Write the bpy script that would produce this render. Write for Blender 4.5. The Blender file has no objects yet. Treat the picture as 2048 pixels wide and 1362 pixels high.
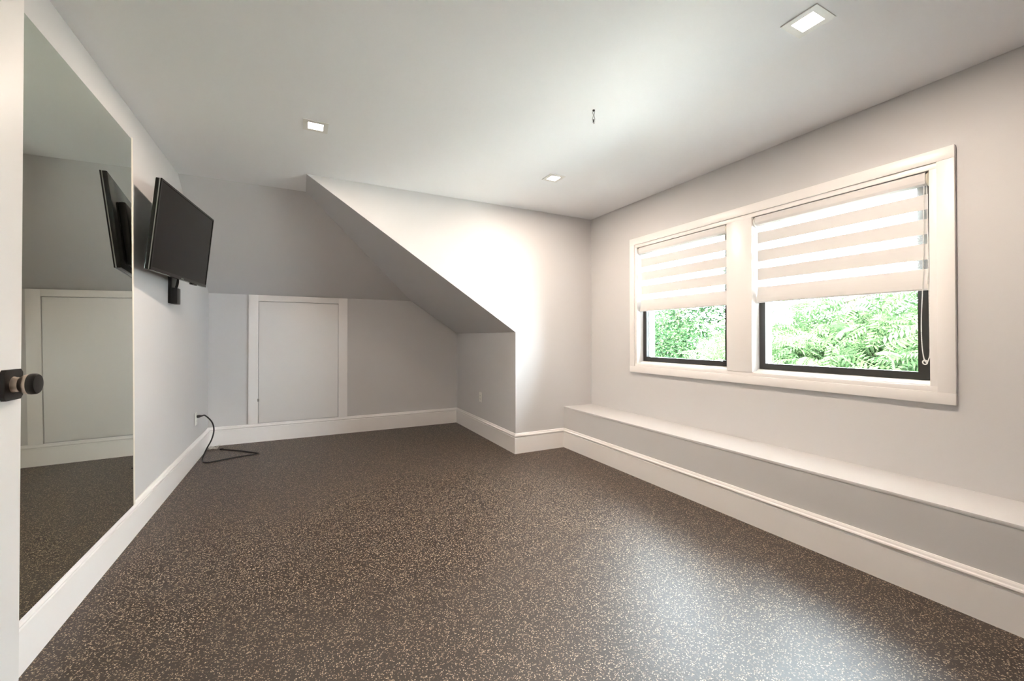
import bpy, bmesh, math, random
import numpy as np
from mathutils import Vector, Matrix
random.seed(7)
rng = np.random.default_rng(7)
scene = bpy.context.scene
COL = scene.collection

# ------------------------------------------------------------------ camera, sky, exposure
CAM_H = 1.17
cam_data = bpy.data.cameras.new('camera')
cam_data.sensor_width = 36.0
cam_data.lens = 829.45 / 2048 * 36.0
cam_data.shift_y = -12.04 / 2048
cam_data.clip_start = 0.02
cam = bpy.data.objects.new('camera', cam_data)
COL.objects.link(cam)
cam.location = (0, 0, CAM_H)
cam.rotation_euler = (math.radians(90 + 0.396), 0, math.radians(-27.129))
scene.camera = cam

SKY = 23.0
world = bpy.data.worlds.new('overcast_sky')
scene.world = world
world.use_nodes = True
bg = world.node_tree.nodes['Background']
bg.inputs['Color'].default_value = (0.80, 0.91, 1.0, 1)
bg.inputs['Strength'].default_value = SKY

vs = scene.view_settings
vs.view_transform = 'Standard'
vs.look = 'None'
vs.exposure = 1.39
vs.gamma = 1.0
vs.use_curve_mapping = False

sun_data = bpy.data.lights.new('sun_offscreen', 'SUN')     # behind the house: lights the trees and the pale bounce ground
sun_data.energy = 75.0
sun_data.angle = math.radians(4)
sun_data.color = (1.0, 0.96, 0.88)
sun = bpy.data.objects.new('sun_offscreen', sun_data)
COL.objects.link(sun)
sun.rotation_euler = (0, math.radians(-40), math.radians(15))

LAMP_WATTS = 10.0
LAMP_COLOR = (1.0, 0.81, 0.66)

# ------------------------------------------------------------------ room dimensions (metres)
XR, XB, XL = 2.892, 2.525, -0.870      # window wall, bench front, mirror wall
YD, YK, YC = 3.706, 5.446, 4.161       # dormer wall, knee wall, start of back slope
XJ, X1 = 1.939, 0.046                  # alcove jamb, top of side slope
H, HK, HJ = 2.481, 1.646, 1.222        # ceiling, knee wall, jamb heights
HB, ZBEN = 0.202, 0.431                # baseboard, bench top
XS = X1 + (H - HK) / (H - HJ) * (XJ - X1)
YN = -2.30                             # wall behind the camera

# ------------------------------------------------------------------ materials
def srgb(r, g, b):
    f = lambda c: (c / 255 / 12.92) if c / 255 <= 0.04045 else ((c / 255 + 0.055) / 1.055) ** 2.4
    return (f(r), f(g), f(b), 1)

def principled(name, color, rough=0.5, metal=0.0, spec=0.5, bump=None, mottle=0.0, coat=0.0):
    m = bpy.data.materials.new(name)
    m.use_nodes = True
    nt = m.node_tree
    b = nt.nodes['Principled BSDF']
    b.inputs['Base Color'].default_value = color
    b.inputs['Roughness'].default_value = rough
    b.inputs['Metallic'].default_value = metal
    b.inputs['Specular IOR Level'].default_value = spec
    b.inputs['Coat Weight'].default_value = coat
    if bump or mottle:
        tc = nt.nodes.new('ShaderNodeTexCoord')
        n = nt.nodes.new('ShaderNodeTexNoise')
        n.inputs['Scale'].default_value = bump[0] if bump else 6.0
        n.inputs['Detail'].default_value = 4
        nt.links.new(tc.outputs['Object'], n.inputs['Vector'])
        if bump:
            bp = nt.nodes.new('ShaderNodeBump')
            bp.inputs['Strength'].default_value = bump[1]
            bp.inputs['Distance'].default_value = 0.002
            nt.links.new(n.outputs['Fac'], bp.inputs['Height'])
            nt.links.new(bp.outputs['Normal'], b.inputs['Normal'])
        if mottle:
            n2 = nt.nodes.new('ShaderNodeTexNoise')
            n2.inputs['Scale'].default_value = 2.2
            n2.inputs['Detail'].default_value = 3
            nt.links.new(tc.outputs['Object'], n2.inputs['Vector'])
            mx = nt.nodes.new('ShaderNodeMix')
            mx.data_type = 'RGBA'
            mx.inputs[6].default_value = tuple(c * (1 - mottle) for c in color[:3]) + (1,)
            mx.inputs[7].default_value = tuple(min(1, c * (1 + mottle)) for c in color[:3]) + (1,)
            nt.links.new(n2.outputs['Fac'], mx.inputs[0])
            nt.links.new(mx.outputs[2], b.inputs['Base Color'])
    return m

M = {}
M['wall'] = principled('pale_grey_wall_paint', (0.66, 0.655, 0.665, 1), 0.55, spec=0.25, bump=(220, 0.08), mottle=0.012)
M['ceiling'] = principled('white_ceiling_paint', (0.905, 0.915, 0.935, 1), 0.7, spec=0.2, bump=(160, 0.06), mottle=0.01)
M['trim'] = principled('white_semi_gloss_trim', (0.92, 0.90, 0.895, 1), 0.32, spec=0.5, bump=(40, 0.03))
M['door_white'] = principled('white_door_paint', (0.86, 0.845, 0.84, 1), 0.38, bump=(60, 0.03))
M['black_metal'] = principled('matte_black_metal', (0.012, 0.011, 0.010, 1), 0.35, metal=0.3, spec=0.5)
M['black_plastic'] = principled('black_plastic', (0.012, 0.012, 0.013, 1), 0.38)
M['gloss_black'] = principled('glossy_black_bezel', (0.010, 0.010, 0.010, 1), 0.15)
M['screen'] = principled('switched_off_screen', (0.006, 0.0055, 0.006, 1), 0.25, spec=0.25)
M['bronze'] = principled('dark_bronze_frame', (0.030, 0.028, 0.026, 1), 0.4, metal=0.2, bump=(90, 0.1), mottle=0.3)
M['steel'] = principled('brushed_steel', (0.42, 0.41, 0.40, 1), 0.3, metal=1.0)
M['brass'] = principled('aged_nickel_ring', (0.45, 0.38, 0.32, 1), 0.28, metal=1.0)
M['white_plastic'] = principled('white_plastic', (0.80, 0.79, 0.76, 1), 0.35)
M['cream_plastic'] = principled('cream_plastic', (0.66, 0.62, 0.52, 1), 0.4)
M['slot'] = principled('dark_slot', (0.02, 0.02, 0.02, 1), 0.6)
M['paper'] = principled('white_paper', (0.78, 0.77, 0.72, 1), 0.8)
M['cable'] = principled('black_rubber_cable', (0.01, 0.01, 0.011, 1), 0.5)
M['bark'] = principled('tree_bark', (0.12, 0.09, 0.065, 1), 0.9, bump=(30, 0.6), mottle=0.2)
M['bounce_ground'] = principled('pale_bounce_surface', (0.48, 0.46, 0.42, 1), 0.9, bump=(20, 0.6), mottle=0.3)  # unseen ground outside, made pale to throw daylight up onto the ceiling

def mirror_material():
    m = bpy.data.materials.new('silvered_mirror_glass')
    m.use_nodes = True
    b = m.node_tree.nodes['Principled BSDF']
    b.inputs['Base Color'].default_value = (0.80, 0.85, 0.78, 1)
    b.inputs['Metallic'].default_value = 1.0
    b.inputs['Roughness'].default_value = 0.012
    return m
M['mirror'] = mirror_material()
M['mirror_edge'] = principled('cream_edge_channel', (0.80, 0.76, 0.68, 1), 0.35)

def pane_material():
    m = bpy.data.materials.new('window_glass')
    m.use_nodes = True
    nt = m.node_tree
    nt.nodes.clear()
    out = nt.nodes.new('ShaderNodeOutputMaterial')
    mix = nt.nodes.new('ShaderNodeMixShader')
    tr = nt.nodes.new('ShaderNodeBsdfTransparent')
    tr.inputs['Color'].default_value = (0.97, 0.99, 0.98, 1)
    gl = nt.nodes.new('ShaderNodeBsdfGlossy')
    gl.inputs['Roughness'].default_value = 0.02
    fr = nt.nodes.new('ShaderNodeFresnel')
    fr.inputs['IOR'].default_value = 1.25
    nt.links.new(fr.outputs[0], mix.inputs[0])
    nt.links.new(tr.outputs[0], mix.inputs[1])
    nt.links.new(gl.outputs[0], mix.inputs[2])
    nt.links.new(mix.outputs[0], out.inputs['Surface'])
    return m
M['glass'] = pane_material()

def fabric(name, color, translucent, transparent):
    m = bpy.data.materials.new(name)
    m.use_nodes = True
    nt = m.node_tree
    nt.nodes.clear()
    out = nt.nodes.new('ShaderNodeOutputMaterial')
    df = nt.nodes.new('ShaderNodeBsdfDiffuse')
    tl = nt.nodes.new('ShaderNodeBsdfTranslucent')
    tp = nt.nodes.new('ShaderNodeBsdfTransparent')
    tc = nt.nodes.new('ShaderNodeTexCoord')
    nz = nt.nodes.new('ShaderNodeTexNoise')
    nz.inputs['Scale'].default_value = 400
    bp = nt.nodes.new('ShaderNodeBump')
    bp.inputs['Strength'].default_value = 0.1
    bp.inputs['Distance'].default_value = 0.001
    nt.links.new(tc.outputs['Object'], nz.inputs['Vector'])
    nt.links.new(nz.outputs['Fac'], bp.inputs['Height'])
    nt.links.new(bp.outputs['Normal'], df.inputs['Normal'])
    df.inputs['Color'].default_value = color
    tl.inputs['Color'].default_value = color
    m1 = nt.nodes.new('ShaderNodeMixShader')
    m1.inputs[0].default_value = translucent
    m2 = nt.nodes.new('ShaderNodeMixShader')
    m2.inputs[0].default_value = transparent
    nt.links.new(df.outputs[0], m1.inputs[1])
    nt.links.new(tl.outputs[0], m1.inputs[2])
    nt.links.new(m1.outputs[0], m2.inputs[1])
    nt.links.new(tp.outputs[0], m2.inputs[2])
    nt.links.new(m2.outputs[0], out.inputs['Surface'])
    return m
M['opaque_band'] = fabric('opaque_blind_fabric', (0.80, 0.785, 0.78, 1), 0.03, 0.0)
M['sheer_band'] = fabric('sheer_blind_mesh', (0.85, 0.85, 0.85, 1), 0.5, 0.72)

def leaf_material(name, c1, c2, tl_amount):
    m = bpy.data.materials.new(name)
    m.use_nodes = True
    nt = m.node_tree
    nt.nodes.clear()
    out = nt.nodes.new('ShaderNodeOutputMaterial')
    df = nt.nodes.new('ShaderNodeBsdfDiffuse')
    tl = nt.nodes.new('ShaderNodeBsdfTranslucent')
    mix = nt.nodes.new('ShaderNodeMixShader')
    mix.inputs[0].default_value = tl_amount
    geo = nt.nodes.new('ShaderNodeNewGeometry')
    ramp = nt.nodes.new('ShaderNodeValToRGB')
    ramp.color_ramp.elements[0].color = c1
    ramp.color_ramp.elements[1].color = c2
    nt.links.new(geo.outputs['Random Per Island'], ramp.inputs['Fac'])
    nt.links.new(ramp.outputs['Color'], df.inputs['Color'])
    nt.links.new(ramp.outputs['Color'], tl.inputs['Color'])
    nt.links.new(df.outputs[0], mix.inputs[1])
    nt.links.new(tl.outputs[0], mix.inputs[2])
    nt.links.new(mix.outputs[0], out.inputs['Surface'])
    return m
M['leaf_light'] = leaf_material('light_green_leaflets', (0.026, 0.052, 0.020, 1), (0.058, 0.088, 0.043, 1), 0.45)
M['leaf_mid'] = leaf_material('mid_green_leaves', (0.010, 0.025, 0.012, 1), (0.034, 0.060, 0.026, 1), 0.4)

def rubber_floor():
    m = bpy.data.materials.new('speckled_rubber_flooring')
    m.use_nodes = True
    nt = m.node_tree
    b = nt.nodes['Principled BSDF']
    tc = nt.nodes.new('ShaderNodeTexCoord')
    # warp the coordinates slightly so that the flecks are irregular slivers
    wn = nt.nodes.new('ShaderNodeTexNoise')
    wn.inputs['Scale'].default_value = 90
    nt.links.new(tc.outputs['Object'], wn.inputs['Vector'])
    sub = nt.nodes.new('ShaderNodeVectorMath'); sub.operation = 'SUBTRACT'
    sub.inputs[1].default_value = (0.5, 0.5, 0.5)
    nt.links.new(wn.outputs['Color'], sub.inputs[0])
    scl = nt.nodes.new('ShaderNodeVectorMath'); scl.operation = 'SCALE'
    scl.inputs['Scale'].default_value = 0.006
    nt.links.new(sub.outputs[0], scl.inputs[0])
    add = nt.nodes.new('ShaderNodeVectorMath'); add.operation = 'ADD'
    nt.links.new(tc.outputs['Object'], add.inputs[0])
    nt.links.new(scl.outputs[0], add.inputs[1])
    vo = nt.nodes.new('ShaderNodeTexVoronoi')
    vo.feature = 'F1'
    vo.inputs['Scale'].default_value = 185
    nt.links.new(add.outputs[0], vo.inputs['Vector'])
    # choose some cells (random colour) and only their cores
    sep = nt.nodes.new('ShaderNodeSeparateColor')
    nt.links.new(vo.outputs['Color'], sep.inputs[0])
    pick = nt.nodes.new('ShaderNodeMath'); pick.operation = 'GREATER_THAN'
    pick.inputs[1].default_value = 0.56
    nt.links.new(sep.outputs['Red'], pick.inputs[0])
    core = nt.nodes.new('ShaderNodeMapRange')
    core.inputs['From Min'].default_value = 0.36
    core.inputs['From Max'].default_value = 0.50
    core.inputs['To Min'].default_value = 1.0
    core.inputs['To Max'].default_value = 0.0
    nt.links.new(vo.outputs['Distance'], core.inputs['Value'])
    mul = nt.nodes.new('ShaderNodeMath'); mul.operation = 'MULTIPLY'
    nt.links.new(pick.outputs[0], mul.inputs[0])
    nt.links.new(core.outputs[0], mul.inputs[1])
    fleck = nt.nodes.new('ShaderNodeValToRGB')
    fleck.color_ramp.elements[0].color = (0.16, 0.10, 0.06, 1)
    fleck.color_ramp.elements[1].color = (0.60, 0.47, 0.34, 1)
    nt.links.new(sep.outputs['Green'], fleck.inputs['Fac'])
    big = nt.nodes.new('ShaderNodeTexNoise')
    big.inputs['Scale'].default_value = 1.3
    big.inputs['Detail'].default_value = 3
    nt.links.new(tc.outputs['Object'], big.inputs['Vector'])
    base = nt.nodes.new('ShaderNodeMix'); base.data_type = 'RGBA'
    base.inputs[6].default_value = (0.020, 0.010, 0.0048, 1)
    base.inputs[7].default_value = (0.030, 0.0165, 0.009, 1)
    nt.links.new(big.outputs['Fac'], base.inputs[0])
    mix = nt.nodes.new('ShaderNodeMix'); mix.data_type = 'RGBA'
    nt.links.new(mul.outputs[0], mix.inputs[0])
    nt.links.new(base.outputs[2], mix.inputs[6])
    nt.links.new(fleck.outputs['Color'], mix.inputs[7])
    nt.links.new(mix.outputs[2], b.inputs['Base Color'])
    b.inputs['Roughness'].default_value = 0.47
    b.inputs['Specular IOR Level'].default_value = 0.68
    bp = nt.nodes.new('ShaderNodeBump')
    bp.inputs['Strength'].default_value = 0.22
    bp.inputs['Distance'].default_value = 0.002
    nt.links.new(vo.outputs['Distance'], bp.inputs['Height'])
    nt.links.new(bp.outputs['Normal'], b.inputs['Normal'])
    return m
M['rubber'] = rubber_floor()

# ------------------------------------------------------------------ mesh helpers
def add_box(bm, lo, hi, bevel=0.0):
    lo, hi = Vector(lo), Vector(hi)
    r = bmesh.ops.create_cube(bm, size=1.0)
    vsx = r['verts']
    for v in vsx:
        v.co = Vector(((lo[i] + hi[i]) / 2 + v.co[i] * (hi[i] - lo[i]) for i in range(3)))
    if bevel > 0:
        es = list({e for v in vsx for e in v.link_edges})
        bmesh.ops.bevel(bm, geom=es, offset=bevel, segments=2, profile=0.5, affect='EDGES')
    return vsx

def add_prism(bm, pts, off):
    """closed prism: polygon pts and the same polygon moved by off"""
    off = Vector(off)
    a = [bm.verts.new(Vector(p)) for p in pts]
    b = [bm.verts.new(Vector(p) + off) for p in pts]
    bm.faces.new(a)
    bm.faces.new(list(reversed(b)))
    n = len(pts)
    for i in range(n):
        j = (i + 1) % n
        bm.faces.new([a[j], a[i], b[i], b[j]])

def add_tube(bm, pts, radius, seg=10, closed=False):
    pts = [Vector(p) for p in pts]
    n = len(pts)
    rad = radius if isinstance(radius, (list, tuple)) else [radius] * n
    rings = []
    prev = None
    for i, p in enumerate(pts):
        if closed:
            t = (pts[(i + 1) % n] - pts[i - 1]).normalized()
        elif i == 0:
            t = (pts[1] - pts[0]).normalized()
        elif i == n - 1:
            t = (pts[-1] - pts[-2]).normalized()
        else:
            t = (pts[i + 1] - pts[i - 1]).normalized()
        if prev is None:
            u = t.orthogonal().normalized()
        else:
            u = (prev - t * prev.dot(t))
            u = u.normalized() if u.length > 1e-6 else t.orthogonal().normalized()
        prev = u
        w = t.cross(u)
        rings.append([bm.verts.new(p + (u * math.cos(a) + w * math.sin(a)) * rad[i])
                      for a in [2 * math.pi * k / seg for k in range(seg)]])
    m = n if closed else n - 1
    for i in range(m):
        A, B = rings[i], rings[(i + 1) % n]
        for k in range(seg):
            bm.faces.new([A[k], A[(k + 1) % seg], B[(k + 1) % seg], B[k]])
    if not closed:
        bm.faces.new(list(reversed(rings[0])))
        bm.faces.new(rings[-1])

def add_lathe(bm, prof, origin, axis, seg=32):
    """prof: list of (distance along axis, radius)"""
    axis = Vector(axis).normalized()
    o = Vector(origin)
    u = axis.orthogonal().normalized()
    w = axis.cross(u)
    rings = []
    for d, r in prof:
        rings.append([bm.verts.new(o + axis * d + (u * math.cos(a) + w * math.sin(a)) * max(r, 1e-4))
                      for a in [2 * math.pi * k / seg for k in range(seg)]])
    for A, B in zip(rings, rings[1:]):
        for k in range(seg):
            bm.faces.new([A[k], A[(k + 1) % seg], B[(k + 1) % seg], B[k]])
    bm.faces.new(list(reversed(rings[0])))
    bm.faces.new(rings[-1])

def smooth_curve(pts, n=12):
    """Catmull-Rom through the points"""
    P = [Vector(p) for p in pts]
    P = [P[0] * 2 - P[1]] + P + [P[-1] * 2 - P[-2]]
    out = []
    for i in range(1, len(P) - 2):
        for k in range(n):
            t = k / n
            a, b, c, d = P[i - 1], P[i], P[i + 1], P[i + 2]
            out.append(0.5 * ((2 * b) + (c - a) * t + (2 * a - 5 * b + 4 * c - d) * t * t + (3 * b - a - 3 * c + d) * t ** 3))
    out.append(P[-2])
    return out

def link(name, bm, mat, parent=None, smooth=False, mats=None):
    bmesh.ops.recalc_face_normals(bm, faces=bm.faces[:])
    me = bpy.data.meshes.new(name)
    bm.to_mesh(me)
    bm.free()
    for mm in (mats or [mat]):
        me.materials.append(mm)
    if smooth:
        for p in me.polygons:
            p.use_smooth = True
        try:
            me.set_sharp_from_angle(angle=math.radians(40))
        except Exception:
            pass
    o = bpy.data.objects.new(name, me)
    COL.objects.link(o)
    if parent is not None:
        o.parent = parent
        o.matrix_parent_inverse = parent.matrix_world.inverted()
    return o

def empty(name, loc=(0, 0, 0)):
    o = bpy.data.objects.new(name, None)
    o.empty_display_size = 0.05
    COL.objects.link(o)
    o.location = loc
    o.matrix_world = Matrix.Translation(Vector(loc))
    return o

def tag(o, label=None, category=None, group=None, kind=None):
    if label: o['label'] = label
    if category: o['category'] = category
    if group: o['group'] = group
    if kind: o['kind'] = kind
    return o

def box_obj(name, lo, hi, mat, parent=None, bevel=0.0):
    bm = bmesh.new()
    add_box(bm, lo, hi, bevel)
    return link(name, bm, mat, parent, smooth=bevel > 0)

def prism_obj(name, pts, off, mat, parent=None):
    bm = bmesh.new()
    add_prism(bm, pts, off)
    return link(name, bm, mat, parent)

# ------------------------------------------------------------------ room shell
tag(prism_obj('floor', [(XL - .15, YN - .15, 0), (XR + .16, YN - .15, 0), (XR + .16, YK + .12, 0), (XL - .15, YK + .12, 0)], (0, 0, -.12), M['rubber']),
    'brown black speckled rubber gym floor', kind='structure')
tag(prism_obj('ceiling', [(XL - .15, YN - .15, H), (XR + .16, YN - .15, H), (XR + .16, YD + .1, H), (X1 + .001, YD + .1, H), (X1 + .001, YC, H), (XL - .15, YC, H)], (0, 0, .12), M['ceiling']),
    'flat white ceiling', kind='structure')
tag(prism_obj('wall_left', [(XL, YN - .1, 0), (XL, YK + .1, 0), (XL, YK + .1, H + .1), (XL, YN - .1, H + .1)], (-.12, 0, 0), M['wall']),
    'pale grey wall carrying the mirror and the television', kind='structure')
tag(prism_obj('wall_near', [(XL - .1, YN, 0), (XR + .1, YN, 0), (XR + .1, YN, H + .1), (XL - .1, YN, H + .1)], (0, -.12, 0), M['wall']),
    'pale grey wall behind the camera', kind='structure')
tag(prism_obj('wall_dormer', [(XJ, YD, 0), (XR, YD, 0), (XR, YD, H), (X1, YD, H), (XJ, YD, HJ)], (.02, .05, .02), M['wall']),
    'pale grey wall beside the alcove with a slanting edge', kind='structure')
tag(prism_obj('wall_alcove', [(XJ, YD, 0), (XJ, YK, 0), (XJ, YK, HJ), (XJ, YD, HJ)], (.05, .02, .02), M['wall']),
    'short grey side wall of the alcove', kind='structure')
tag(prism_obj('wall_knee', [(XL, YK, 0), (XJ, YK, 0), (XJ, YK, HJ), (XS, YK, HK), (XL, YK, HK)], (.02, .1, .03), M['wall']),
    'low grey knee wall at the back of the alcove', kind='structure')
tag(prism_obj('ceiling_slope_back', [(XL, YC, H), (X1, YC, H), (XS, YK, HK), (XL, YK, HK)], (.02, .06, .08), M['wall']),
    'grey sloping ceiling above the knee wall', kind='structure')
tag(prism_obj('ceiling_slope_side', [(X1, YD, H), (XJ, YD, HJ), (XJ, YK, HJ), (XS, YK, HK), (X1, YC, H)], (.06, .02, .06), M['wall']),
    'grey sloping soffit over the alcove side', kind='structure')

# window wall with two openings
WT = 0.17
WZ0, WZ1 = 0.905, 2.045
OPEN = [(0.905, 1.868), (2.040, 3.005)]
bm = bmesh.new()
for (y0, y1, z0, z1) in [(YN - .1, YD + .1, 0, WZ0), (YN - .1, YD + .1, WZ1, H + .1), (YN - .1, OPEN[0][0], WZ0, WZ1),
                         (OPEN[0][1], OPEN[1][0], WZ0, WZ1), (OPEN[1][1], YD + .1, WZ0, WZ1)]:
    add_box(bm, (XR, y0, z0), (XR + WT, y1, z1))
tag(link('wall_right', bm, M['wall']), 'pale grey wall with the two windows', kind='structure')

# small wing wall that carries the entry door
tag(box_obj('wall_wing', (XL, 0.56, 0), (-0.66, 0.68, H), M['wall']), 'narrow wall stub carrying the entry door', kind='structure')

# ------------------------------------------------------------------ baseboards
PROF = [(0, 0), (.016, 0), (.016, .158), (.011, .161), (.011, .167), (.019, .171), (.021, .176), (.019, .182), (.012, .186), (.010, .194), (.006, HB), (0, HB)]
def baseboard(name, a, b, normal, label, cut_a=0, cut_b=0):
    """run from a to b (floor points on the wall face); cut moves the end of the outer face along the run (mitre)"""
    bm = bmesh.new()
    a, b, n = Vector((*a, 0)), Vector((*b, 0)), Vector((*normal, 0))
    d = (b - a).normalized()
    A = [bm.verts.new(a + n * t + d * (cut_a * t) + Vector((0, 0, z))) for t, z in PROF]
    B = [bm.verts.new(b + n * t + d * (cut_b * t) + Vector((0, 0, z))) for t, z in PROF]
    k = len(PROF)
    for i in range(k):
        j = (i + 1) % k
        bm.faces.new([A[i], A[j], B[j], B[i]])
    bm.faces.new(A); bm.faces.new(list(reversed(B)))
    return tag(link(name, bm, M['trim']), label, kind='structure')

baseboard('baseboard_left', (XL, 0.68), (XL, YK), (1, 0), 'white baseboard under the mirror', 0, -1)
baseboard('baseboard_knee', (XL, YK), (XJ, YK), (0, -1), 'white baseboard under the hatch', 1, -1)
baseboard('baseboard_alcove', (XJ, YK), (XJ, YD), (-1, 0), 'white baseboard on the alcove side wall', 1, 1)
baseboard('baseboard_dormer', (XJ, YD), (XB, YD), (0, -1), 'white baseboard between alcove and bench', -1, -1)
baseboard('baseboard_bench', (XB, YD), (XB, YN), (-1, 0), 'white baseboard along the bench front', 1, 0)

# ------------------------------------------------------------------ built-in bench under the windows
bench = tag(empty('built_in_bench', (XB, 1.2, 0)), 'long low boxed bench under the windows, grey front', 'bench')
box_obj('front_panel', (XB, YN, 0), (XB + .03, YD, ZBEN - .018), M['wall'], bench)
box_obj('bench_top', (XB - .002, YN, ZBEN - .018), (XR, YD, ZBEN), M['wall'], bench, bevel=.002)

# ------------------------------------------------------------------ windows
cas = tag(empty('trim_1', (XR, 1.95, .835)), 'white casing framing both windows', kind='structure')
CY0, CY1, CZ0, CZ1 = 0.820, 3.082, 0.835, 2.123
PX = XR - .022
box_obj('casing_board', (PX, CY0, 2.060), (XR, CY1, CZ1), M['trim'], cas, .0015)
box_obj('casing_board', (PX, CY0, CZ0), (XR, CY1, 0.893), M['trim'], cas, .0015)
box_obj('casing_board', (PX, CY0, .893), (XR, .886, 2.060), M['trim'], cas, .0015)
box_obj('casing_board', (PX, 3.020, .893), (XR, CY1, 2.060), M['trim'], cas, .0015)
SX = XR - .012
box_obj('inner_stop', (SX, .886, 2.030), (XR - .002, 3.020, 2.060), M['trim'], cas, .001)
box_obj('inner_stop', (SX, .886, .893), (XR - .002, 3.020, .920), M['trim'], cas, .001)
box_obj('inner_stop', (SX, .886, .920), (XR - .002, .917, 2.030), M['trim'], cas, .001)
box_obj('inner_stop', (SX, 2.993, .920), (XR - .002, 3.020, 2.030), M['trim'], cas, .001)
box_obj('mullion_board', (XR - .016, 1.855, .920), (XR - .002, 2.052, 2.030), M['trim'], cas, .001)

def frame_ring(bm, x0, x1, y0, y1, z0, z1, wl, wr, wb, wt):
    add_box(bm, (x0, y0, z0), (x1, y1, z0 + wb))
    add_box(bm, (x0, y0, z1 - wt), (x1, y1, z1))
    add_box(bm, (x0, y0, z0 + wb), (x1, y0 + wl, z1 - wt))
    add_box(bm, (x0, y1 - wr, z0 + wb), (x1, y1, z1 - wt))

def window(name, y0, y1, label, storm):
    """y0..y1: clear opening between the liners"""
    root = tag(empty(name, (XR + .1, (y0 + y1) / 2, .92)), label, kind='structure')
    bm = bmesh.new()
    frame_ring(bm, XR - .002, XR + WT, y0 - .012, y1 + .012, .906, 2.044, .012, .012, .020, .012)
    link('jamb_liner', bm, M['trim'], root)
    bm = bmesh.new()
    add_prism(bm, [(XR + .03, y0, .926), (XR + .10, y0, .926), (XR + .10, y0, .944), (XR + .055, y0, .940)], (0, y1 - y0, 0))
    link('window_stool', bm, M['trim'], root)
    bm = bmesh.new()
    frame_ring(bm, XR + .066, XR + .098, y0 + .004, y1 - .004, .944, 2.030, .068, .042, .040, .045)
    link('sash_frame', bm, M['bronze'], root)
    bm = bmesh.new()
    frame_ring(bm, XR + .100, XR + .160, y0 + .004, y1 - .004, .930, 2.030, .064, storm, .050, .050)
    link('storm_frame', bm, M['trim'], root)
    box_obj('pane', (XR + .080, y0 + .060, .980), (XR + .084, y1 - .040, 1.990), M['glass'], root)
    return root
window('window_1', 2.052, 2.993, 'window beside the dormer wall with black sash', .055)
w2 = window('window_2', 0.917, 1.855, 'window farther from the dormer wall, with black sash', .030)
# crank latch in the corner of the first window
box_obj('sash_latch', (XR + .052, 2.075, .958), (XR + .070, 2.135, .992), M['black_metal'], bpy.data.objects['window_1'], .004)

# ------------------------------------------------------------------ zebra blinds
BX = XR + .030
BANDS = [('sheer_band', 1.995, 1.920), ('opaque_band', 1.920, 1.841), ('sheer_band', 1.841, 1.791), ('opaque_band', 1.791, 1.711),
         ('sheer_band', 1.711, 1.661), ('opaque_band', 1.661, 1.578), ('sheer_band', 1.578, 1.529)]
def blind(y0, y1, label, chain):
    root = tag(empty('zebra_blind', (BX, (y0 + y1) / 2, 1.417)), label, 'blind', 'striped roller blinds in the two windows')
    bm = bmesh.new()
    add_lathe(bm, [(0, .030), (y1 - y0 - .02, .030)], (BX + .004, y0 + .01, 1.998), (0, 1, 0), 28)
    link('roller_tube', bm, M['opaque_band'], root, smooth=True)
    # front valance of wound fabric
    bm = bmesh.new()
    prof = [(BX - .030, 2.028), (BX - .034, 2.015), (BX - .034, 1.985), (BX - .028, 1.970), (BX - .010, 1.962), (BX - .010, 1.966), (BX - .024, 1.974), (BX - .030, 1.986), (BX - .030, 2.014), (BX - .026, 2.028)]
    add_prism(bm, [(x, y0 + .014, z) for x, z in prof], (0, y1 - y0 - .028, 0))
    link('wound_fabric', bm, M['opaque_band'], root)
    for yy, s in ((y0, 1), (y1, -1)):
        bm = bmesh.new()
        add_lathe(bm, [(0, .034), (.004 * 1, .038), (.009, .038), (.012, .034)], (BX - .002, yy, 1.995), (0, s, 0), 24)
        link('end_bracket', bm, M['cream_plastic'] if s > 0 else M['white_plastic'], root, smooth=True)
    fy0, fy1 = y0 + .014, y1 - .012
    for kind, z1, z0 in BANDS:
        box_obj(kind, (BX - .0006, fy0, z0), (BX + .0006, fy1, z1), M[kind], root)
    # padded hem wrapped over the bottom rail
    bm = bmesh.new()
    prof = [(BX - .0006, 1.529), (BX - .004, 1.500), (BX - .009, 1.470), (BX - .011, 1.448), (BX - .011, 1.424), (BX - .006, 1.417), (BX + .008, 1.417), (BX + .012, 1.424), (BX + .012, 1.450), (BX + .006, 1.500), (BX + .0006, 1.529)]
    add_prism(bm, [(x, fy0, z) for x, z in prof], (0, fy1 - fy0, 0))
    link('bottom_hem', bm, M['opaque_band'], root)
    for yy in (fy0 - .004, fy1):
        box_obj('rail_end_cap', (BX - .012, yy, 1.416), (BX + .013, yy + .004, 1.447), M['white_plastic'], root, .002)
    if chain:
        path = smooth_curve([(BX - .012, .945, 1.975), (BX - .014, .947, 1.75), (BX - .020, .950, 1.45), (BX - .024, .955, 1.26), (BX - .024, .953, 1.13), (BX - .026, .945, 1.06), (BX - .024, .936, 1.040), (BX - .018, .930, 1.055),
                             (BX - .010, .927, 1.10), (BX - .004, .930, 1.30), (BX - .002, .934, 1.65), (BX - .002, .938, 1.975)], 12)
        bm = bmesh.new()
        add_tube(bm, path, .0012, 5)
        acc = 0
        last = path[0]
        for p in path[1:]:
            seg = (p - last).length
            k = max(1, int(round(seg / .0075)))
            for i in range(k):
                q = last + (p - last) * (i / k)
                r = bmesh.ops.create_icosphere(bm, subdivisions=1, radius=.0030)
                for v in r['verts']:
                    v.co += q
            last = p
        link('bead_chain', bm, M['white_plastic'], root)
        bm = bmesh.new()
        add_tube(bm, [Vector((BX - .026, .941 + .009 * math.cos(a), 1.040 + .011 * math.sin(a))) for a in [2 * math.pi * k / 14 for k in range(14)]], .003, 6, closed=True)
        link('chain_clip', bm, M['white_plastic'], root, smooth=True)
    return root
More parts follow.
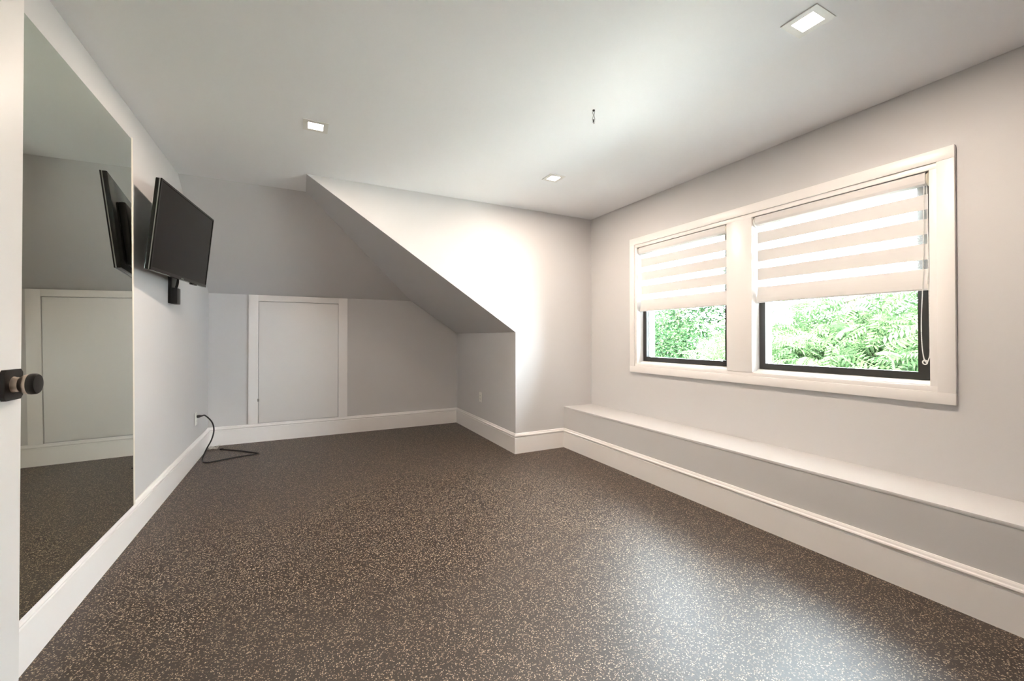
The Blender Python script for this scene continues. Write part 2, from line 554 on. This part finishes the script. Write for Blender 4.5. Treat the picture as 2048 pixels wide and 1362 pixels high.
blind(2.056, 2.990, 'striped white roller blind half lowered in the window beside the dormer wall', False)
blind(0.920, 1.852, 'striped white roller blind with hanging bead chain, in the window farther from the dormer wall', True)

# ------------------------------------------------------------------ access hatch in the knee wall
hatch = tag(empty('door_2', (0, YK, .2)), 'white square-edged access hatch in the knee wall', kind='structure')
fx0, fx1, dx0, dx1 = -.505, .522, -.405, .414
box_obj('casing_board', (fx0, YK - .020, HB), (dx0 - .006, YK, 1.645), M['trim'], hatch, .002)
box_obj('casing_board', (dx1 + .006, YK - .020, HB), (fx1, YK, 1.645), M['trim'], hatch, .002)
box_obj('casing_board', (dx0 - .006, YK - .020, 1.577), (dx1 + .006, YK, 1.645), M['trim'], hatch, .002)
box_obj('hatch_panel', (dx0, YK - .016, .212), (dx1, YK, 1.572), M['door_white'], hatch, .002)
box_obj('latch', (dx0 - .012, YK - .026, .452), (dx0 + .004, YK - .014, .482), M['steel'], hatch, .002)

# ------------------------------------------------------------------ entry door at the left edge
door = tag(empty('door_1', (-.63, .70, 0)), 'white open entry door with black knob', kind='structure')
DXF, DYE = -.610, 1.463
box_obj('door_leaf', (DXF - .036, .70, .012), (DXF, DYE, 2.04), M['door_white'], door, .002)
KY, KZ = 1.412, 1.058
bm = bmesh.new()
a = .036
oct_pts = [(DXF, KY - a, KZ - a + .008), (DXF, KY - a, KZ + a - .008), (DXF, KY - a + .008, KZ + a), (DXF, KY + a - .008, KZ + a), (DXF, KY + a, KZ + a - .008), (DXF, KY + a, KZ - a + .008), (DXF, KY + a - .008, KZ - a), (DXF, KY - a + .008, KZ - a)]
add_prism(bm, oct_pts, (.009, 0, 0))
link('knob_rose', bm, M['black_metal'], door)
bm = bmesh.new()
add_lathe(bm, [(.008, .020), (.012, .018), (.020, .0175), (.026, .022), (.033, .0245), (.036, .0245)], (DXF, KY, KZ), (1, 0, 0), 40)
neck = link('knob_neck', bm, M['brass'], door, smooth=True)
bm = bmesh.new()
add_lathe(bm, [(.036, .0245), (.040, .0252), (.047, .0248), (.050, .0225), (.0505, .018), (.0508, .001)], (DXF, KY, KZ), (1, 0, 0), 40)
link('knob', bm, M['black_metal'], door, smooth=True)
for z in (.25, 1.02, 1.80):
    bm = bmesh.new()
    add_lathe(bm, [(0, .007), (.09, .007)], (DXF - .004, .692, z), (0, 0, 1), 16)
    link('hinge', bm, M['black_metal'], door, smooth=True)

# ------------------------------------------------------------------ wall mirror (leans on the baseboard)
MY0, MY1, MZ0, MZ1 = 1.20, 3.132, HB, 2.331
tilt = .0121
def mxp(z, d=0):
    return XL + .021 - (z - MZ0) * math.tan(tilt) * .82 + d
bm = bmesh.new()
pts = [(mxp(MZ0), MY0, MZ0), (mxp(MZ0), MY1, MZ0), (mxp(MZ1), MY1, MZ1), (mxp(MZ1), MY0, MZ1)]
mir = tag(empty('wall_mirror', (XL + .01, MY0, MZ0)), 'large frameless gym mirror resting on the baseboard', 'mirror')
add_prism(bm, pts, (-.0015, 0, 0))
link('silvered_face', bm, M['mirror'], mir)
bm = bmesh.new()
add_prism(bm, [(mxp(MZ0, -.0015), MY1 - .0, MZ0), (mxp(MZ0, -.0015), MY1 + .024, MZ0), (mxp(MZ1, -.0015), MY1 + .024, MZ1), (mxp(MZ1, -.0015), MY1, MZ1)], (.0025, 0, 0))
link('edge_channel', bm, M['mirror_edge'], mir)

# ------------------------------------------------------------------ television and its wall mount
TVC = Vector((-.702, 3.604, 1.843))
ty, tt = .119, .097
TW, TH = .944, .550
e = Vector((math.sin(ty), math.cos(ty), 0))
n0 = Vector((math.cos(ty), -math.sin(ty), 0))
up = Vector((0, 0, 1)) * math.cos(tt) + n0 * math.sin(tt)
nf = e.cross(up).normalized()
if nf.dot(n0) < 0:
    nf = -nf
TVM = Matrix(((e.x, up.x, nf.x, TVC.x), (e.y, up.y, nf.y, TVC.y), (e.z, up.z, nf.z, TVC.z), (0, 0, 0, 1)))
tv = tag(empty('television', tuple(TVC - up * TH / 2)), 'black flat television tilted down on the mirror wall', 'television')
def tvpart(name, boxes, mat, bevel=.0):
    bm = bmesh.new()
    for lo, hi in boxes:
        add_box(bm, lo, hi, bevel)
    bmesh.ops.transform(bm, matrix=TVM, verts=bm.verts[:])
    return link(name, bm, mat, tv, smooth=bevel > 0)
w2_, h2_ = TW / 2, TH / 2
tvpart('cabinet', [((-w2_, -h2_, -.030), (w2_, h2_, -.003))], M['gloss_black'], .006)
tvpart('bezel', [((-w2_, -h2_, -.004), (w2_, -h2_ + .020, .003)), ((-w2_, h2_ - .012, -.004), (w2_, h2_, .003)),
                 ((-w2_, -h2_ + .020, -.004), (-w2_ + .012, h2_ - .012, .003)), ((w2_ - .012, -h2_ + .020, -.004), (w2_, h2_ - .012, .003))], M['gloss_black'])
tvpart('screen', [((-w2_ + .012, -h2_ + .020, -.004), (w2_ - .012, h2_ - .012, .0005))], M['screen'])
tvpart('back_housing', [((-w2_ * .62, -h2_ * .86, -.066), (w2_ * .62, h2_ * .55, -.028))], M['black_plastic'], .012)
tvpart('edge_trim', [((-w2_ - .0008, -h2_ + .002, -.009), (-w2_ + .001, h2_ - .002, -.004))], M['steel'])
tvpart('sensor_bar', [((w2_ * .42, -h2_ - .010, -.020), (w2_ * .62, -h2_ + .002, -.002))], M['gloss_black'], .002)
tvpart('badge', [((-.022, -h2_ + .004, .003), (.022, -h2_ + .011, .0036))], M['steel'])

mount = tag(empty('tv_wall_mount', (XL, 3.98, 1.42)), 'black wall mount bracket showing below the television', 'wall mount')
box_obj('wall_plate', (XL, 3.900, 1.425), (XL + .022, 4.060, 1.95), M['black_metal'], mount, .003)
box_obj('cover_box', (XL + .02, 3.885, 1.420), (XL + .058, 3.985, 1.540), M['black_plastic'], mount, .004)
bm = bmesh.new()
c = TVC - nf * .066
add_tube(bm, [(XL + .02, 3.95, 1.82), (XL + .055, 3.86, 1.83), tuple(c + e * .20 + up * -.02)], .016, 10)
link('swing_arm', bm, M['black_metal'], mount)
bm = bmesh.new()
add_box(bm, (c.x - .018, c.y - .10, c.z - .12), (c.x + .004, c.y + .24, c.z + .10), .003)
link('tilt_head', bm, M['black_metal'], mount, smooth=True)
for dy in (0, .034):
    bm = bmesh.new()
    add_tube(bm, smooth_curve([(XL + .040, 3.915 + dy, 1.535), (XL + .052, 3.905 + dy, 1.575), (XL + .060, 3.895 + dy * .6, 1.62), (XL + .075, 3.87 + dy, 1.70)], 8), .0045, 8)
    link('cable', bm, M['cable'], mount, smooth=True)

# ------------------------------------------------------------------ outlets
def outlet(name, c, normal, label):
    c = Vector(c); n = Vector(normal)
    t = Vector((-n.y, n.x, 0))
    mat = Matrix(((t.x, 0, n.x, c.x), (t.y, 0, n.y, c.y), (0, 1, 0, c.z), (0, 0, 0, 1)))
    root = tag(empty(name, tuple(c)), label, 'outlet')
    bm = bmesh.new(); add_box(bm, (-.036, -.058, 0), (.036, .058, .006), .002)
    bmesh.ops.transform(bm, matrix=mat, verts=bm.verts[:]); link('cover_plate', bm, M['white_plastic'], root, True)
    for s in (-1, 1):
        bm = bmesh.new(); add_box(bm, (-.017, s * .021 - .015, .0055), (.017, s * .021 + .015, .0085), .003)
        bmesh.ops.transform(bm, matrix=mat, verts=bm.verts[:]); rc = link('receptacle', bm, M['white_plastic'], root, True)
        bm = bmesh.new()
        for dx in (-.007, .006):
            add_box(bm, (dx - .0012, s * .021 - .005, .0083), (dx + .0012, s * .021 + .006, .0088))
        bmesh.ops.transform(bm, matrix=mat, verts=bm.verts[:]); link('slots', bm, M['slot'], rc)
    return root
outlet('wall_outlet', (XJ, 4.605, .452), (-1, 0, 0), 'white wall outlet on the alcove side wall')
outlet('wall_outlet', (XL, 4.850, .400), (1, 0, 0), 'white wall outlet with a black plug, under the television')

# ------------------------------------------------------------------ power cord
cord = tag(empty('power_cord', (-.80, 4.86, 0)), 'black power cord plugged in and looped on the floor', 'cord')
bm = bmesh.new()
add_lathe(bm, [(0, .012), (.010, .014), (.022, .013), (.036, .008), (.048, .005)], (XL + .0085, 4.850, .421), (1, 0, .10), 16)
link('plug', bm, M['cable'], cord, smooth=True)
path = smooth_curve([(XL + .050, 4.852, .426), (-.800, 4.878, .420), (-.752, 4.892, .355), (-.735, 4.897, .275), (-.752, 4.896, .185), (-.788, 4.893, .105), (-.815, 4.880, .035),
                     (-.812, 4.825, .006), (-.790, 4.760, .005), (-.740, 4.740, .005), (-.650, 4.775, .005), (-.555, 4.815, .005), (-.430, 4.845, .005), (-.362, 4.862, .005), (-.385, 4.900, .005),
                     (-.460, 4.985, .005), (-.541, 5.073, .005), (-.640, 5.160, .005), (-.711, 5.225, .005)], 10)
bm = bmesh.new()
add_tube(bm, path, .0065, 8)
link('cable', bm, M['cable'], cord, smooth=True)
bm = bmesh.new()
add_box(bm, (-.735, 5.215, 0), (-.700, 5.245, .014), .004)
link('connector', bm, M['cable'], cord, smooth=True)

# crumpled paper scrap in the corner
bm = bmesh.new()
NX, NY = 9, 7
vv = {}
for i in range(NX):
    for j in range(NY):
        x, y = (i / (NX - 1) - .5) * .085, (j / (NY - 1) - .5) * .10
        vv[i, j] = bm.verts.new((-.800 + x + random.uniform(-.005, .005), 5.305 + y + random.uniform(-.005, .005), .014 + random.uniform(-.010, .014) + .10 * (x * x + y * y) / .01 * .12))
for i in range(NX - 1):
    for j in range(NY - 1):
        bm.faces.new([vv[i, j], vv[i + 1, j], vv[i + 1, j + 1], vv[i, j + 1]])
res = bmesh.ops.solidify(bm, geom=bm.faces[:], thickness=.0012)
zmin = min(v.co.z for v in bm.verts)
for v in bm.verts:
    v.co.z -= zmin
tag(link('paper_scrap', bm, M['paper']), 'crumpled white paper scrap on the floor in the alcove corner', 'paper')

# ------------------------------------------------------------------ ceiling downlights
def emission(name, color, strength):
    m = bpy.data.materials.new(name)
    m.use_nodes = True
    nt = m.node_tree
    nt.nodes.clear()
    out = nt.nodes.new('ShaderNodeOutputMaterial')
    em = nt.nodes.new('ShaderNodeEmission')
    em.inputs['Color'].default_value = (*color, 1)
    em.inputs['Strength'].default_value = strength
    nt.links.new(em.outputs[0], out.inputs['Surface'])
    return m
M['lamp'] = emission('lit_downlight_lens', (1.0, 0.90, 0.76), 14.0)

def downlight(x, y, label):
    root = tag(empty('recessed_downlight', (x, y, H)), label, 'ceiling light', 'square recessed ceiling downlights')
    s, i = .070, .042
    bm = bmesh.new()
    z0, z1 = H - .004, H + .001
    add_box(bm, (x - s, y - s, z0), (x + s, y - i, z1)); add_box(bm, (x - s, y + i, z0), (x + s, y + s, z1))
    add_box(bm, (x - s, y - i, z0), (x - i, y + i, z1)); add_box(bm, (x + i, y - i, z0), (x + s, y + i, z1))
    link('trim_plate', bm, M['white_plastic'], root)
    box_obj('lens', (x - i, y - i, H - .002), (x + i, y + i, H + .001), M['lamp'], root)
    ld = bpy.data.lights.new('downlight_beam', 'AREA')
    ld.energy = LAMP_WATTS
    ld.color = LAMP_COLOR
    ld.shape = 'SQUARE'
    ld.size = .084
    lo = bpy.data.objects.new('downlight_beam', ld)
    COL.objects.link(lo)
    lo.parent = root
    lo.matrix_parent_inverse = root.matrix_world.inverted()
    lo.location = (x, y, H - .006)
    return root
downlight(.085, 2.838, 'square recessed downlight nearest the television')
downlight(1.855, 2.872, 'square recessed downlight by the corner of dormer wall and window wall')
downlight(1.873, .964, 'square recessed downlight closest to the blind with the bead chain')

# ------------------------------------------------------------------ ceiling hook
HX, HY = 1.506, 1.906
hook = tag(empty('ceiling_hook', (HX, HY, H)), 'small steel clevis hook hanging from the ceiling', 'hook')
bm = bmesh.new()
add_lathe(bm, [(0, .007), (.006, .007)], (HX, HY, H), (0, 0, -1), 16)
link('screw_collar', bm, M['black_metal'], hook, smooth=True)
rx, ry = math.cos(math.radians(27)), -math.sin(math.radians(27))
for s in (-1, 1):
    bm = bmesh.new()
    pp = [(s * .0055, -.004), (s * .0050, -.018), (s * .0022, -.030), (s * .0045, -.042), (s * .0065, -.052), (s * .0050, -.060)]
    add_tube(bm, smooth_curve([(HX + a * rx, HY + a * ry, H + b) for a, b in pp], 6), .0017, 8)
    link('prong', bm, M['steel'], hook, smooth=True)
bm = bmesh.new()
add_tube(bm, [(HX - .002 * rx, HY - .002 * ry, H - .055), (HX - .0025 * rx, HY - .0025 * ry, H - .072)], .0032, 8)
link('pin', bm, M['black_metal'], hook, smooth=True)
bm = bmesh.new()
add_tube(bm, [Vector((HX + (.001 + .0055 * math.cos(a)) * rx, HY + (.001 + .0055 * math.cos(a)) * ry, H - .068 + .012 * math.sin(a))) for a in [2 * math.pi * k / 16 for k in range(16)]], .0012, 6, closed=True)
link('ring', bm, M['steel'], hook, smooth=True)

# ------------------------------------------------------------------ outside: pale bounce ground and trees
GZ = -3.4
tag(prism_obj('ground', [(XR + .4, -25, GZ), (45, -25, GZ), (45, 40, GZ), (XR + .4, 40, GZ)], (0, 0, -.2), M['bounce_ground']), 'unseen ground below the windows, made pale to bounce daylight indoors', kind='structure')

def frond_template():
    """pinnate leaf along +x, drooping; returns verts, faces"""
    V, F = [], []
    L = .46
    def z(x): return -.30 * x * x
    n = 11
    for k in range(n):
        x = L * (.10 + .86 * k / (n - 1))
        ll = .105 * (1 - .45 * abs(k / (n - 1) - .35))
        for s in (-1, 1):
            b = len(V)
            dx, dy = ll * .42, s * ll * .90
            w = .016
            V += [(x, 0, z(x)), (x + dx * .5 + w, dy * .5, z(x) - .012), (x + dx * .5 - w, dy * .5, z(x) - .004), (x + dx, dy, z(x) - .034)]
            F += [(b, b + 1, b + 3, b + 2)]
    b = len(V)
    for k in range(6):
        x = L * k / 5
        V += [(x, -.0025, z(x)), (x, .0025, z(x))]
    for k in range(5):
        F += [(b + 2 * k, b + 2 * k + 2, b + 2 * k + 3, b + 2 * k + 1)]
    return np.array(V), np.array(F)

def leaf_template():
    V = np.array([(0, 0, 0), (.045, .022, .006), (.045, -.022, .006), (.10, 0, -.012)])
    F = np.array([(0, 2, 3, 1)])
    return V, F

def scatter(template, pos, size, droop):
    V, F = template
    n = len(pos)
    az = rng.uniform(0, 2 * math.pi, n)
    el = rng.normal(droop, .45, n)
    ro = rng.normal(0, .7, n)
    ca, sa, ce, se, cr, sr = np.cos(az), np.sin(az), np.cos(el), np.sin(el), np.cos(ro), np.sin(ro)
    sc = size * rng.uniform(.7, 1.25, n)
    ex = np.stack([ca * ce, sa * ce, se], 1)
    ey = np.stack([-sa, ca, np.zeros(n)], 1)
    ez = np.cross(ex, ey)
    ey2 = ey * cr[:, None] + ez * sr[:, None]
    ez2 = -ey * sr[:, None] + ez * cr[:, None]
    P = pos[:, None, :] + sc[:, None, None] * (V[None, :, 0:1] * ex[:, None] + V[None, :, 1:2] * ey2[:, None] + V[None, :, 2:3] * ez2[:, None])
    FF = F[None] + (np.arange(n) * len(V))[:, None, None]
    return P.reshape(-1, 3), FF.reshape(-1, F.shape[1])

def tree(name, base, top, clumps, template, per, size, droop, mat, label, trunk_r=.11):
    root = tag(empty(name, base), label, 'tree', 'trees outside the windows')
    bm = bmesh.new()
    b, t = Vector(base), Vector(top)
    pts = [b.lerp(t, k / 6) + Vector((random.uniform(-.08, .08), random.uniform(-.08, .08), 0)) * (k > 0) for k in range(7)]
    add_tube(bm, pts, [trunk_r * (1 - .75 * k / 6) for k in range(7)], 10)
    link('trunk', bm, M['bark'], root, smooth=True)
    pos = []
    for c, r in clumps:
        cv = Vector(c)
        s = b.lerp(t, max(.35, min(.95, (cv.z - b.z - .6 * r) / (t.z - b.z))))
        mid = s.lerp(cv, .55) + Vector((0, 0, -.12 * r))
        bm = bmesh.new()
        add_tube(bm, smooth_curve([s, mid, cv], 5), [.035 * (1 - .8 * k / 10) for k in range(11)], 7)
        link('branch', bm, M['bark'], root, smooth=True)
        m = int(per * r * r)
        d = rng.normal(size=(m, 3))
        d /= np.linalg.norm(d, axis=1)[:, None]
        rad = r * rng.uniform(.15, 1, m) ** .5
        pos.append(np.array(c) + d * rad[:, None] * np.array([1, 1, .8]))
    P, F = scatter(template, np.concatenate(pos), size, droop)
    me = bpy.data.meshes.new('foliage')
    me.from_pydata(P.tolist(), [], F.tolist())
    me.materials.append(mat)
    o = bpy.data.objects.new('foliage', me)
    COL.objects.link(o)
    o.parent = root
    o.matrix_parent_inverse = root.matrix_world.inverted()
    o['kind'] = 'stuff'
    return root

FR, LF = frond_template(), leaf_template()
tree('pinnate_tree', (6.4, 3.0, GZ), (6.3, 2.8, 2.6),
     [((5.7, 2.4, .9), .75), ((5.9, 3.1, .75), .8), ((6.0, 3.9, .95), .8), ((6.5, 2.9, 1.35), .75), ((6.3, 2.1, 1.25), .7), ((6.9, 3.6, 1.1), .9), ((5.8, 1.6, .9), .7), ((6.2, 2.8, .1), 1.0), ((6.6, 4.4, .6), .8), ((6.4, 1.9, 2.1), .75), ((6.6, 1.2, 2.6), .7), ((6.3, 1.0, 1.7), .7), ((5.9, 2.6, .3), .9), ((5.8, 3.6, .2), .9)],
     FR, 240, 1.0, -.25, M['leaf_light'], 'light green tree with feathery leaves, outside the window with the bead chain')
tree('leafy_tree', (9.3, 7.9, GZ), (9.1, 8.0, 3.0),
     [((8.4, 6.9, .9), .9), ((8.3, 7.8, 1.0), .95), ((8.7, 8.7, .9), .9), ((9.0, 7.5, 1.8), .8), ((9.3, 6.5, 1.2), .8), ((8.7, 7.6, .1), 1.1), ((9.7, 8.7, 1.6), .9), ((8.9, 9.5, 1.3), .8), ((9.0, 6.5, 2.3), .75), ((9.1, 7.2, 2.9), .7), ((9.1, 8.5, .5), 1.0)],
     LF, 2300, 1.1, -.2, M['leaf_mid'], 'dense mid green small-leaved tree, outside the window beside the dormer wall')
tree('leafy_tree', (13.7, 5.2, GZ), (13.7, 5.2, 2.4),
     [((13.2, 4.2, .4), 1.3), ((13.4, 5.8, .6), 1.3), ((14.0, 5.0, 1.3), 1.1), ((13.6, 7.2, .3), 1.3), ((14.0, 3.0, .4), 1.2), ((13.8, 8.6, .6), 1.3)],
     LF, 700, 1.5, -.2, M['leaf_mid'], 'farther green tree standing behind the feathery tree', .16)
